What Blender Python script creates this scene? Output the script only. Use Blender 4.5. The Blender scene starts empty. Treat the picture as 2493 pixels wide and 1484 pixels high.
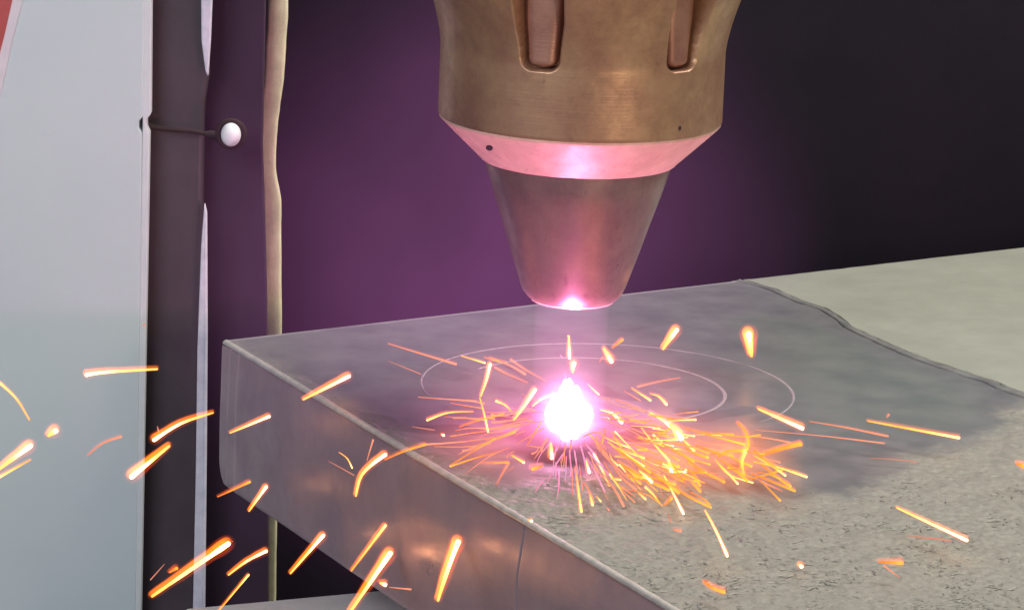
import bpy, bmesh, math, random
from mathutils import Vector, Matrix, noise
random.seed(7)
R = math.radians
scene = bpy.context.scene
COL = scene.collection

# ------------------------------------------------------------------ camera
# 1 unit = 1 cm.  Picture coordinates below are on a 2492 x 1484 grid.
FOC = 10000.0
CX, CY = 1246.0, 742.0
PITCH = math.atan(0.2303)
ROLL = math.atan(0.039)
r0 = Vector((1, 0, 0))
FWD = Vector((0, math.cos(PITCH), -math.sin(PITCH)))
u0 = Vector((0, math.sin(PITCH), math.cos(PITCH)))
RGT = math.cos(ROLL) * r0 + math.sin(ROLL) * u0
UPV = math.cos(ROLL) * u0 - math.sin(ROLL) * r0

def ray(px, py):
    return FWD + RGT * ((px - CX) / FOC) + UPV * (-(py - CY) / FOC)

CAM = -ray(1381, 1005) * 58.8

def at_z(px, py, z=0.0):
    d = ray(px, py)
    return CAM + d * ((z - CAM.z) / d.z)

def at_y(px, py, y):
    d = ray(px, py)
    return CAM + d * ((y - CAM.y) / d.y)

cam = bpy.data.cameras.new('camera')
cam.sensor_width = 36.0
cam.lens = 36.0 * FOC / 2492.0
cam.clip_start = 1.0
cam.clip_end = 500.0
camo = bpy.data.objects.new('camera', cam)
COL.objects.link(camo)
M = Matrix((RGT, UPV, -FWD)).transposed().to_4x4()
M.translation = CAM
camo.matrix_world = M
scene.camera = camo

# ------------------------------------------------------------------ world, lamps, exposure
world = bpy.data.worlds.new('World')
scene.world = world
world.use_nodes = True
bgn = world.node_tree.nodes['Background']
bgn.inputs[0].default_value = (0.80, 0.82, 0.86, 1)
bgn.inputs[1].default_value = 0.16

def area(name, loc, target, size, power, color, size_y=None):
    l = bpy.data.lights.new(name, 'AREA')
    l.shape = 'RECTANGLE'
    l.size = size
    l.size_y = size_y or size
    l.energy = power
    l.color = color
    o = bpy.data.objects.new(name, l)
    COL.objects.link(o)
    o.location = loc
    o.rotation_euler = (Vector(target) - Vector(loc)).to_track_quat('-Z', 'Y').to_euler()
    return o

area('ceiling_lamp', (22, 8, 42), (3, 0, 0), 26, 30000, (1.0, 0.97, 0.86))
area('room_lamp', (-22, -34, 24), (-6, 8, -2), 20, 11500, (0.88, 0.93, 1.0))
area('warm_lamp', (24, -44, 10), (0, 0, 4), 10, 6000, (1.0, 0.82, 0.55))

vs = scene.view_settings
vs.view_transform = 'Standard'
vs.look = 'None'
vs.exposure = 0.0
vs.gamma = 1.0
scene.cycles.use_denoising = True
scene.cycles.max_bounces = 8
scene.cycles.volume_bounces = 0
scene.cycles.sample_clamp_indirect = 6.0

# ------------------------------------------------------------------ helpers
def link(name, me, mat=None, parent=None):
    o = bpy.data.objects.new(name, me)
    COL.objects.link(o)
    if mat is not None:
        me.materials.append(mat)
    if parent is not None:
        o.parent = parent
    return o

def tag(o, label=None, cat=None, group=None, kind=None):
    if label: o['label'] = label
    if cat: o['category'] = cat
    if group: o['group'] = group
    if kind: o['kind'] = kind
    return o

def empty(name, loc=(0, 0, 0)):
    o = bpy.data.objects.new(name, None)
    o.empty_display_size = 0.3
    COL.objects.link(o)
    o.location = loc
    return o

def mesh(name, verts, faces, smooth=True):
    me = bpy.data.meshes.new(name)
    me.from_pydata([tuple(v) for v in verts], [], faces)
    if smooth:
        me.polygons.foreach_set('use_smooth', [True] * len(me.polygons))
    me.update()
    return me

def recalc(me):
    bm = bmesh.new(); bm.from_mesh(me)
    bmesh.ops.recalc_face_normals(bm, faces=bm.faces)
    bm.to_mesh(me); bm.free()
    return me

def slab(name, pts, thick, direction=Vector((0, 1, 0)), bevel=0.03):
    """solid made of an outline of 3D points pushed back along direction"""
    n = len(pts)
    v = list(pts) + [p + direction * thick for p in pts]
    f = [tuple(range(n)), tuple(reversed(range(n, 2 * n)))]
    f += [(i, i + n, (i + 1) % n + n, (i + 1) % n) for i in range(n)]
    me = mesh(name, v, f, smooth=False)
    bm = bmesh.new(); bm.from_mesh(me)
    bmesh.ops.recalc_face_normals(bm, faces=bm.faces)
    if bevel:
        bmesh.ops.bevel(bm, geom=bm.edges[:], offset=bevel, segments=3, affect='EDGES', profile=0.5)
    bm.to_mesh(me); bm.free()
    return me

def lathe(name, prof, n=160, closed_top=False):
    v = []; f = []
    for (r, z) in prof:
        for k in range(n):
            a = 2 * math.pi * k / n
            v.append((r * math.sin(a), -r * math.cos(a), z))
    for i in range(len(prof) - 1):
        for k in range(n):
            k2 = (k + 1) % n
            f.append((i * n + k, i * n + k2, (i + 1) * n + k2, (i + 1) * n + k))
    return recalc(mesh(name, v, f))

def tube(name, pts, radii, sides=8, flat=1.0):
    """round tapering tube through points, closed with caps"""
    pts = [Vector(p) for p in pts]
    v = []; f = []
    n = len(pts)
    for i, p in enumerate(pts):
        d = (pts[min(i + 1, n - 1)] - pts[max(i - 1, 0)]).normalized()
        a = d.cross(Vector((0, 0, 1)))
        if a.length < 1e-3: a = d.cross(Vector((0, 1, 0)))
        a.normalize(); b = d.cross(a).normalized()
        for k in range(sides):
            t = 2 * math.pi * k / sides
            v.append(p + a * (radii[i] * math.cos(t)) + b * (radii[i] * flat * math.sin(t)))
    for i in range(n - 1):
        for k in range(sides):
            k2 = (k + 1) % sides
            f.append((i * sides + k, i * sides + k2, (i + 1) * sides + k2, (i + 1) * sides + k))
    f.append(tuple(range(sides))); f.append(tuple(reversed(range((n - 1) * sides, n * sides))))
    return recalc(mesh(name, v, f))

def resample(pts, n):
    """Catmull-Rom through points"""
    pts = [Vector(p) for p in pts]
    if len(pts) == 2:
        return [pts[0].lerp(pts[1], i / (n - 1)) for i in range(n)]
    out = []
    m = len(pts) - 1
    for i in range(n):
        t = i / (n - 1) * m
        k = min(int(t), m - 1); t -= k
        p0, p1, p2, p3 = pts[max(k - 1, 0)], pts[k], pts[k + 1], pts[min(k + 2, m)]
        out.append(0.5 * ((2 * p1) + (p2 - p0) * t + (2 * p0 - 5 * p1 + 4 * p2 - p3) * t * t + (3 * p1 - p0 - 3 * p2 + p3) * t ** 3))
    return out

# ------------------------------------------------------------------ materials
def material(name):
    m = bpy.data.materials.new(name)
    m.use_nodes = True
    nt = m.node_tree
    return m, nt, nt.nodes['Principled BSDF'], nt.nodes['Material Output']

def noise_node(nt, scale, detail=4, rough=0.6, stretch=None):
    tc = nt.nodes.new('ShaderNodeTexCoord')
    n = nt.nodes.new('ShaderNodeTexNoise')
    n.inputs['Scale'].default_value = scale
    n.inputs['Detail'].default_value = detail
    n.inputs['Roughness'].default_value = rough
    if stretch:
        mp = nt.nodes.new('ShaderNodeMapping')
        mp.inputs['Scale'].default_value = stretch
        nt.links.new(tc.outputs['Object'], mp.inputs[0]); nt.links.new(mp.outputs[0], n.inputs[0])
    else:
        nt.links.new(tc.outputs['Object'], n.inputs[0])
    return n

def ramp(nt, src, stops):
    r = nt.nodes.new('ShaderNodeValToRGB')
    el = r.color_ramp.elements
    while len(el) < len(stops): el.new(0.5)
    for e, (p, c) in zip(el, stops):
        e.position = p; e.color = (*c, 1) if len(c) == 3 else c
    nt.links.new(src, r.inputs[0])
    return r

def simple(name, c1, c2, rough=0.5, metal=0.0, scale=2.0, bump=0.0, bscale=30, stretch=None, spec=0.5):
    m, nt, p, out = material(name)
    n = noise_node(nt, scale, 5, 0.6, stretch)
    r = ramp(nt, n.outputs[0], [(0.3, c1), (0.7, c2)])
    nt.links.new(r.outputs[0], p.inputs['Base Color'])
    p.inputs['Roughness'].default_value = rough
    p.inputs['Metallic'].default_value = metal
    p.inputs['Specular IOR Level'].default_value = spec
    if bump:
        b = nt.nodes.new('ShaderNodeBump')
        b.inputs['Strength'].default_value = bump
        b.inputs['Distance'].default_value = 0.02
        n2 = noise_node(nt, bscale, 6, 0.6, stretch)
        nt.links.new(n2.outputs[0], b.inputs['Height']); nt.links.new(b.outputs[0], p.inputs['Normal'])
    return m

def glowing(name, color, strength):
    m, nt, p, out = material(name)
    nt.nodes.remove(p)
    e = nt.nodes.new('ShaderNodeEmission')
    e.inputs[0].default_value = (*color, 1)
    e.inputs[1].default_value = strength
    nt.links.new(e.outputs[0], out.inputs['Surface'])
    return m

def glow_volume(name, color, strength, falloff=None, wisps=False):
    """glow put in as a plain emission volume, even or fading with the distance from the object's centre"""
    m, nt, p, out = material(name)
    nt.nodes.remove(p)
    e = nt.nodes.new('ShaderNodeEmission')
    e.inputs[0].default_value = (*color, 1)
    e.inputs[1].default_value = strength
    nt.links.new(e.outputs[0], out.inputs['Volume'])
    if falloff:
        tc = nt.nodes.new('ShaderNodeTexCoord')
        ln = nt.nodes.new('ShaderNodeVectorMath'); ln.operation = 'LENGTH'
        nt.links.new(tc.outputs['Object'], ln.inputs[0])
        a = nt.nodes.new('ShaderNodeMath'); a.operation = 'SUBTRACT'; a.use_clamp = True
        a.inputs[0].default_value = 1.0
        nt.links.new(ln.outputs['Value'], a.inputs[1])
        b = nt.nodes.new('ShaderNodeMath'); b.operation = 'POWER'
        nt.links.new(a.outputs[0], b.inputs[0]); b.inputs[1].default_value = falloff
        c = nt.nodes.new('ShaderNodeMath'); c.operation = 'MULTIPLY'
        nt.links.new(b.outputs[0], c.inputs[0]); c.inputs[1].default_value = strength
        last = c.outputs[0]
        if wisps:
            n = nt.nodes.new('ShaderNodeTexNoise'); n.inputs['Scale'].default_value = 1.6; n.inputs['Detail'].default_value = 3
            nt.links.new(tc.outputs['Object'], n.inputs[0])
            mr = nt.nodes.new('ShaderNodeMapRange'); nt.links.new(n.outputs[0], mr.inputs[0])
            mr.inputs[1].default_value = 0.3; mr.inputs[2].default_value = 0.7; mr.inputs[3].default_value = 0.3; mr.inputs[4].default_value = 1.7
            d = nt.nodes.new('ShaderNodeMath'); d.operation = 'MULTIPLY'
            nt.links.new(last, d.inputs[0]); nt.links.new(mr.outputs[0], d.inputs[1]); last = d.outputs[0]
        nt.links.new(last, e.inputs[1])
    else:
        m.cycles.homogeneous_volume = True
    return m

MAT = {}
MAT['panel'] = simple('painted_panel', (0.56, 0.64, 0.68), (0.59, 0.665, 0.70), 0.55, 0, 0.6, 0.05, 60)
MAT['panel_rim'] = simple('panel_edge_paint', (0.62, 0.66, 0.70), (0.70, 0.73, 0.76), 0.5, 0, 3)
MAT['red'] = simple('red_paint', (0.42, 0.07, 0.07), (0.50, 0.10, 0.10), 0.5, 0, 3)
MAT['white'] = simple('white_paint', (0.66, 0.62, 0.68), (0.72, 0.68, 0.74), 0.5, 0, 3)
MAT['post'] = simple('dark_coated_metal', (0.050, 0.034, 0.044), (0.075, 0.052, 0.068), 0.55, 0, 1.0, 0.1, 40)
MAT['gap'] = simple('shade_sheet_dark', (0.030, 0.013, 0.030), (0.042, 0.018, 0.042), 0.8, 0, 0.5)
MAT['trim'] = simple('pale_trim', (0.60, 0.58, 0.70), (0.78, 0.75, 0.86), 0.5, 0, 6)
MAT['cord'] = simple('cream_webbing', (0.62, 0.58, 0.34), (0.88, 0.84, 0.54), 0.8, 0, 2.5, 0.3, 25)
MAT['wall'] = simple('dark_sheet', (0.011, 0.0085, 0.016), (0.017, 0.011, 0.022), 0.85, 0, 0.35, 0.15, 12, spec=0.15)
MAT['bed'] = simple('grey_bed_metal', (0.70, 0.66, 0.65), (0.82, 0.78, 0.77), 0.5, 0.0, 2, 0.2, 30)
MAT['brass'] = simple('worn_brass', (0.43, 0.22, 0.15), (0.56, 0.345, 0.20), 0.42, 0.6, 1.1, 0.12, 9)
MAT['grip'] = simple('copper_grip', (0.42, 0.19, 0.15), (0.56, 0.30, 0.22), 0.42, 0.6, 1.4, 0.1, 9)
MAT['chamfer'] = simple('bright_turned_copper', (0.72, 0.42, 0.36), (0.92, 0.60, 0.52), 0.48, 0.15, 2.2, 0.35, 7)
MAT['cone'] = simple('heat_tinted_copper', (0.27, 0.165, 0.175), (0.38, 0.225, 0.20), 0.34, 0.6, 1.6, 0.06, 20, (1.6, 1.6, 0.25))
MAT['tip'] = simple('bright_tip_metal', (0.75, 0.55, 0.5), (0.9, 0.7, 0.62), 0.3, 0.5, 6)
MAT['hole'] = simple('dark_recess', (0.02, 0.008, 0.01), (0.03, 0.012, 0.014), 0.8, 0, 4)
MAT['side'] = simple('smooth_block_side', (0.30, 0.235, 0.275), (0.45, 0.325, 0.345), 0.36, 0.35, 0.45, 0.35, 1.1)
MAT['edge'] = simple('bevel_highlight_steel', (0.46, 0.43, 0.40), (0.66, 0.63, 0.57), 0.42, 0.3, 5, 0.4, 25)
MAT['ring'] = simple('scribed_line', (0.27, 0.245, 0.27), (0.38, 0.34, 0.37), 0.5, 0.2, 8)
MAT['pale_top'] = simple('pale_ground_steel', (0.29, 0.30, 0.262), (0.345, 0.352, 0.31), 0.5, 0.1, 0.9, 0.2, 8)
MAT['filing'] = simple('steel_crumb', (0.19, 0.183, 0.165), (0.33, 0.315, 0.28), 0.55, 0.05, 9)

# worked top of the block: attribute 'rough' = gritty zone, dark patch = a reflection painted in
def top_material():
    m, nt, p, out = material('block_top_steel')
    N = nt.nodes; L = nt.links
    at = N.new('ShaderNodeAttribute'); at.attribute_name = 'zones'
    sep = N.new('ShaderNodeSeparateColor'); L.new(at.outputs['Color'], sep.inputs[0])
    n1 = noise_node(nt, 1.2, 5, 0.6)
    smooth = ramp(nt, n1.outputs[0], [(0.3, (0.145, 0.150, 0.168)), (0.7, (0.235, 0.232, 0.250))])
    n2 = noise_node(nt, 7.0, 8, 0.75)
    gritty = ramp(nt, n2.outputs[0], [(0.28, (0.165, 0.158, 0.14)), (0.45, (0.245, 0.235, 0.21)), (0.60, (0.285, 0.272, 0.242)), (0.75, (0.37, 0.355, 0.315))])
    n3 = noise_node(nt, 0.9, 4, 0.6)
    dark_refl = ramp(nt, n3.outputs[0], [(0.3, (0.15, 0.17, 0.175)), (0.7, (0.23, 0.24, 0.24))])
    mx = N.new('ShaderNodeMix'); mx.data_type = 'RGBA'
    L.new(sep.outputs[1], mx.inputs[0]); L.new(smooth.outputs[0], mx.inputs[6]); L.new(dark_refl.outputs[0], mx.inputs[7])
    mx2 = N.new('ShaderNodeMix'); mx2.data_type = 'RGBA'
    L.new(sep.outputs[0], mx2.inputs[0]); L.new(mx.outputs[2], mx2.inputs[6]); L.new(gritty.outputs[0], mx2.inputs[7])
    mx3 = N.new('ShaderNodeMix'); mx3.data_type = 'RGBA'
    L.new(sep.outputs[2], mx3.inputs[0]); L.new(mx2.outputs[2], mx3.inputs[6]); mx3.inputs[7].default_value = (0.46, 0.44, 0.46, 1)  # third channel: pale bevel highlight painted along the back edge
    a2 = N.new('ShaderNodeAttribute'); a2.attribute_name = 'glare_dull'
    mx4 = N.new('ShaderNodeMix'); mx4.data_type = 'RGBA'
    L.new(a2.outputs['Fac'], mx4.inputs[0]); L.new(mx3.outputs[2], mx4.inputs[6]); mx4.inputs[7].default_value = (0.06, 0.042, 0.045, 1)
    L.new(mx4.outputs[2], p.inputs['Base Color'])
    rr = N.new('ShaderNodeMapRange')
    L.new(sep.outputs[0], rr.inputs[0])
    rr.inputs[3].default_value = 0.36; rr.inputs[4].default_value = 0.62
    a2 = N.new('ShaderNodeAttribute'); a2.attribute_name = 'glare_dull'
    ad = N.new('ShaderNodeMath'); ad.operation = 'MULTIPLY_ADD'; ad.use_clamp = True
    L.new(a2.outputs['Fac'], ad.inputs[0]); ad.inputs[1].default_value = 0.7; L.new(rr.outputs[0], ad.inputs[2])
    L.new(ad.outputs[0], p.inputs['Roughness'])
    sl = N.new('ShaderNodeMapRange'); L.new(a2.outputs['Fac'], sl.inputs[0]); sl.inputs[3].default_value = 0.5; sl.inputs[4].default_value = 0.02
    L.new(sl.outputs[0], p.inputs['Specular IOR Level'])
    p.inputs['Metallic'].default_value = 0.2
    b = N.new('ShaderNodeBump'); b.inputs['Distance'].default_value = 0.035
    n4 = noise_node(nt, 14.0, 8, 0.7)
    L.new(n4.outputs[0], b.inputs['Height'])
    bs = N.new('ShaderNodeMapRange'); L.new(sep.outputs[0], bs.inputs[0])
    bs.inputs[3].default_value = 0.03; bs.inputs[4].default_value = 0.65
    L.new(bs.outputs[0], b.inputs['Strength'])
    L.new(b.outputs[0], p.inputs['Normal'])
    return m
MAT['top'] = top_material()
def machined(m, coat, soot, scuff=(0.55, 0.5, 0.5)):
    nt = m.node_tree; N = nt.nodes; L = nt.links; p = N['Principled BSDF']
    p.inputs['Coat Weight'].default_value = coat; p.inputs['Coat Roughness'].default_value = 0.25
    # turned tool marks: fine rings round the upright axis
    n = noise_node(nt, 1.0, 6, 0.7, (0.5, 0.5, 26.0))
    old = p.inputs['Normal'].links[0].from_node if p.inputs['Normal'].links else None
    b = N.new('ShaderNodeBump'); b.inputs['Strength'].default_value = 0.16; b.inputs['Distance'].default_value = 0.02
    L.new(n.outputs[0], b.inputs['Height'])
    if old: L.new(old.outputs[0], b.inputs['Normal'])
    L.new(b.outputs[0], p.inputs['Normal'])
    # uneven grime and scuffs
    src = p.inputs['Base Color'].links[0].from_socket
    g = noise_node(nt, 1.7, 8, 0.72); r = ramp(nt, g.outputs[0], [(0.42, (1, 1, 1)), (0.70, soot)])
    sc = noise_node(nt, 5.0, 9, 0.8, (1, 1, 0.35)); r2 = ramp(nt, sc.outputs[0], [(0.60, (1, 1, 1)), (0.68, scuff)])
    for rr in (r, r2):
        mx = N.new('ShaderNodeMix'); mx.data_type = 'RGBA'; mx.blend_type = 'MULTIPLY'; mx.inputs[0].default_value = 1.0
        L.new(src, mx.inputs[6]); L.new(rr.outputs[0], mx.inputs[7]); src = mx.outputs[2]
    L.new(src, p.inputs['Base Color'])
    q = N.new('ShaderNodeMapRange'); L.new(g.outputs[0], q.inputs[0]); base = p.inputs['Roughness'].default_value
    q.inputs[1].default_value = 0.3; q.inputs[2].default_value = 0.7; q.inputs[3].default_value = base - 0.10; q.inputs[4].default_value = base + 0.14
    L.new(q.outputs[0], p.inputs['Roughness'])
machined(MAT['brass'], 0.25, (0.62, 0.58, 0.60))
machined(MAT['cone'], 0.30, (0.70, 0.62, 0.66))
machined(MAT['chamfer'], 0.0, (0.92, 0.86, 0.86))
machined(MAT['grip'], 0.3, (0.65, 0.6, 0.6))
machined(MAT['side'], 0.0, (0.92, 0.90, 0.94), (0.86, 0.84, 0.86))

def spark_material():
    m, nt, p, out = material('incandescent_metal')
    nt.nodes.remove(p)
    at = nt.nodes.new('ShaderNodeAttribute'); at.attribute_name = 'heat_colour'
    e = nt.nodes.new('ShaderNodeEmission'); e.inputs[1].default_value = 1.0
    nt.links.new(at.outputs['Color'], e.inputs[0]); nt.links.new(e.outputs[0], out.inputs['Surface'])
    return m
SPARK = spark_material()
HEAT = [(0.0, (0.75, 0.16, 0.10)), (0.3, (1.3, 0.30, 0.05)), (0.5, (1.8, 0.62, 0.08)), (0.7, (2.4, 1.25, 0.28)), (0.85, (6.0, 3.0, 1.15)), (1.0, (12.0, 6.0, 2.9))]
def heat(t):
    t = max(0, min(1, t))
    for (a, ca_), (b, cb) in zip(HEAT, HEAT[1:]):
        if t <= b:
            k = (t - a) / (b - a); return [x + (y - x) * k for x, y in zip(ca_, cb)]
    return list(HEAT[-1][1])
GLOW = {  # halos of light round the sparks, put in as emission volumes
    'W': glow_volume('orange_halo', (1.0, 0.20, 0.010), 7.5),
    'Y': glow_volume('amber_halo', (1.0, 0.17, 0.008), 6.0),
    'O': glow_volume('red_halo', (1.0, 0.13, 0.006), 4.5),
    'P': glow_volume('rose_halo', (1.0, 0.10, 0.03), 1.8),
}
OUTER = glow_volume('faint_outer_halo', (1.0, 0.10, 0.01), 0.9)

# ------------------------------------------------------------------ backdrop
EDGE_A = at_z(540, 827)                       # back left corner of the block
EDGE_B = at_z(2492, 601)                      # back edge, right side of the frame
EDGE_C = at_z(1640, 1484)                     # left edge, bottom of the frame
E1 = (EDGE_C - EDGE_A).normalized()           # along the left edge, towards the camera
E2 = (EDGE_B - EDGE_A).normalized()           # along the back edge, to the right

nb = Vector((-0.50, 0.866, 0)).normalized()
tb = Vector((nb.y, -nb.x, 0))
c0 = nb * 9.6
wl = [c0 + tb * -45 + Vector((0, 0, -25)), c0 + tb * 60 + Vector((0, 0, -25)), c0 + tb * 60 + Vector((0, 0, 40)), c0 + tb * -45 + Vector((0, 0, 40))]
o = link('back_wall', slab('back_wall', wl, 0.4, nb, 0), MAT['wall'])
tag(o, 'dark purple tinted sheet wall behind the block and nozzle', kind='structure')

# dark sheet added for the shade left of the cream strap
o = link('shade_sheet', slab('shade_sheet', [at_y(x, y, 6.6) for x, y in [(420, 2300), (650, 2300), (652, 1300), (648, 700), (638, 350), (655, -500), (420, -500)]], 0.25), MAT['gap'])
tag(o, 'added dark sheet for the shade between the post and the cream strap', 'shade sheet')

PY = 5.6
t = empty('cabinet_panel', at_y(350, 1484, PY)); tag(t, 'large pale blue grey cabinet panel filling the left side', 'cabinet')
def under(o, p):
    o.parent = p
    o.matrix_parent_inverse = Matrix.Translation(-p.location)
    return o
under(link('panel_face', slab('panel_face', [at_y(x, y, PY) for x, y in [(-900, -500), (352, -500), (348, 284), (338, 296), (338, 312), (346, 324), (330, 1484), (318, 2400), (-900, 2400)]], 0.35, bevel=0.02), MAT['panel']), t)
under(link('panel_rim', slab('panel_rim', [at_y(x, y, PY + 0.012) for x, y in [(351, -500), (371, -500), (366, 280), (356, 292), (356, 310), (363, 326), (342, 1484), (330, 2400), (317, 2400), (329, 1484), (347, 300)]], 0.30, bevel=0.015), MAT['panel_rim']), t)
o = link('red_stripe', slab('red_stripe', [at_y(x, y, PY - 0.03) for x, y in [(-60, -80), (44, -80), (30, 0), (12, 80), (-4, 145), (-26, 270), (-60, 380)]], 0.025, bevel=0), MAT['red']); under(o, t)
o = link('white_border', slab('white_border', [at_y(x, y, PY - 0.018) for x, y in [(42, -80), (72, -80), (56, 0), (30, 100), (5, 215), (-34, 350), (-60, 410), (-46, 320), (-5, 145), (28, 0)]], 0.014, bevel=0), MAT['white']); under(o, t)

o = link('dark_post', slab('dark_post', [at_y(x, y, PY + 0.5) for x, y in [(340, -500), (492, -500), (497, 0), (505, 190), (494, 262), (492, 330), (490, 520), (484, 800), (474, 1484), (466, 2300), (300, 2300)]], 0.8, bevel=0.05), MAT['post'])
tag(o, 'dark brown upright post right of the pale cabinet panel', 'post')

t = empty('edge_trim', at_y(490, 1484, PY + 0.35)); tag(t, 'thin pale lavender trim along the right edge of the dark post', 'trim')
for pl in ([(487, -400), (528, -400), (516, 0), (512, 100), (506, 188), (499, 172), (490, 100), (489, 0)],
           [(497, 495), (503, 520), (504, 800), (502, 1100), (498, 1484), (492, 2300), (462, 2300), (469, 1484), (476, 1150), (480, 850), (489, 600)]):
    under(link('trim_strip', slab('trim_strip', [at_y(x, y, PY + 0.30) for x, y in pl], 0.16, bevel=0.03), MAT['trim']), t)

# ball-headed pin
bp = at_y(562, 328, PY + 0.0)
t = empty('ball_pin', bp); tag(t, 'small white ball headed pin on a thin dark stem', 'pin')
bm = bmesh.new(); bmesh.ops.create_uvsphere(bm, u_segments=24, v_segments=16, radius=0.165)
for v in bm.verts: v.co = Vector((v.co.x * 0.95, v.co.y, v.co.z * 1.12))
me = bpy.data.meshes.new('ball'); bm.to_mesh(me); bm.free(); me.polygons.foreach_set('use_smooth', [True] * len(me.polygons))
link('ball', me, simple('white_plastic', (0.75, 0.75, 0.80), (0.85, 0.85, 0.9), 0.35, 0, 3), t)
rg = lathe('socket', [(0.16, -0.02), (0.24, -0.02), (0.25, 0.03), (0.22, 0.06), (0.16, 0.05), (0.16, -0.02)], 40)
o = link('socket', rg, MAT['hole'], t); o.rotation_euler = (R(90), 0, 0); o.location = (0, 0.08, 0)
sp = [at_y(x, y, PY + 0.32) - bp for x, y in [(352, 302), (370, 309), (420, 316), (470, 320), (510, 328), (545, 332)]]
link('stem', tube('stem', resample(sp, 16), [0.05] * 4 + [0.035] * 8 + [0.07] * 4, 10), MAT['hole'], t)

# cream hanging strap
cl = [(678, -300), (677, 0), (672, 100), (666, 200), (657, 260), (650, 330), (647, 400), (652, 440), (659, 480), (661, 560), (661, 700), (662, 820), (661, 1000), (658, 1200), (656, 1340), (654, 1470), (654, 1700)]
cpts = resample([at_y(x, y, 7.2) for x, y in cl], 90)
v = []; f = []
for i, p in enumerate(cpts):
    w = 0.158 if p.z > -1.0 else 0.115
    w *= 1 + 0.07 * noise.noise(Vector((0, 3, p.z * 1.7))) + 0.04 * noise.noise(Vector((0, 9, p.z * 6)))
    for k in range(12):
        a = 2 * math.pi * k / 12
        v.append(p + Vector((w * math.copysign(abs(math.cos(a)) ** 0.6, math.cos(a)), 0.06 * math.copysign(abs(math.sin(a)) ** 0.6, math.sin(a)), 0)))
for i in range(len(cpts) - 1):
    for k in range(12):
        f.append((i * 12 + k, i * 12 + (k + 1) % 12, i * 12 + 12 + (k + 1) % 12, i * 12 + 12 + k))
o = link('hanging_strap', recalc(mesh('hanging_strap', v, f)), MAT['cord'])
tag(o, 'cream fabric strap hanging in a gentle wave behind the block', 'strap')

# lower machine bed
ZB = -3.4
b1, b2 = at_z(480, 1476, ZB), at_z(900, 1437, ZB)
dd = (b2 - b1).normalized()
bb = [b1 - dd * 0.2, b2 + dd * 12, b2 + dd * 12 + E1 * 25, b1 - dd * 0.2 + E1 * 25]
o = link('machine_bed', slab('machine_bed', bb, 1.2, Vector((0, 0, -1)), 0.05), MAT['bed'])
tag(o, 'grey metal machine bed below the block', kind='structure')

# ------------------------------------------------------------------ steel block
TH = 2.26            # thickness of the block
LS = 26.0            # length built along the left edge
def bp_(s, t_, z=0.0):
    return EDGE_A + E1 * s + E2 * t_ + Vector((0, 0, z))
det = E1.x * E2.y - E1.y * E2.x
def to_st(p):
    q = p - EDGE_A
    return ((q.x * E2.y - q.y * E2.x) / det, (E1.x * q.y - E1.y * q.x) / det)

GRO = [to_st(at_z(x, y)) for x, y in [(1775, 678), (1830, 692), (1880, 706), (1920, 726), (1960, 741), (2000, 753), (2035, 775), (2060, 797), (2100, 817), (2150, 840), (2200, 862), (2250, 882), (2300, 898), (2350, 916), (2400, 930), (2430, 945), (2492, 967), (2640, 1030), (2800, 1100), (3100, 1240)]]
GRO.sort()
def groove_t(s):
    if s <= GRO[0][0]: 
        (s0, t0), (s1, t1) = GRO[0], GRO[2]
        return t0 + (t1 - t0) / (s1 - s0) * (s - s0)
    for (sa, ta), (sb, tb_) in zip(GRO, GRO[1:]):
        if sa <= s <= sb:
            return ta + (tb_ - ta) * (s - sa) / (sb - sa)
    (s0, t0), (s1, t1) = GRO[-4], GRO[-1]
    return t1 + (t1 - t0) / (s1 - s0) * (s - s1)

# pixel outline of the smooth ground zone (everything nearer the camera is gritty)
SMOOTH = [(545, 800), (1250, 700), (1900, 650), (2700, 650), (2700, 1010), (2492, 975), (2440, 1000), (2400, 1050), (2330, 1075), (2200, 1110), (2120, 1170), (2060, 1200), (1980, 1195), (1900, 1215), (1800, 1200), (1700, 1185), (1600, 1180), (1480, 1165), (1380, 1150), (1290, 1165), (1240, 1190), (1180, 1150), (1060, 1090), (900, 1000), (700, 900)]
DARK_REFL = [(1760, 770), (1850, 760), (1980, 790), (2120, 845), (2230, 890), (2350, 930), (2400, 985), (2380, 1040), (2250, 1060), (2080, 1060), (1960, 1050), (1930, 1000), (1900, 920), (1830, 860)]
SM = [to_st(at_z(*p)) for p in SMOOTH]
ST = [to_st(at_z(*p)) for p in DARK_REFL]
def sdist(p, poly):
    x, y = p; inside = False; d = 1e9
    n = len(poly)
    for i in range(n):
        x1, y1 = poly[i]; x2, y2 = poly[(i + 1) % n]
        if (y1 > y) != (y2 > y) and x < (x2 - x1) * (y - y1) / (y2 - y1) + x1: inside = not inside
        dx, dy = x2 - x1, y2 - y1
        h = max(0, min(1, ((x - x1) * dx + (y - y1) * dy) / (dx * dx + dy * dy)))
        d = min(d, math.hypot(x - x1 - h * dx, y - y1 - h * dy))
    return -d if inside else d
def sst(a, b, x):
    x = max(0.0, min(1.0, (x - a) / (b - a))); return x * x * (3 - 2 * x)

block = empty('steel_block', EDGE_A + E1 * 8 + Vector((0, 0, -TH)))
tag(block, 'thick grey steel block with rounded corners lying under the nozzle', 'metal block')

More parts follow.
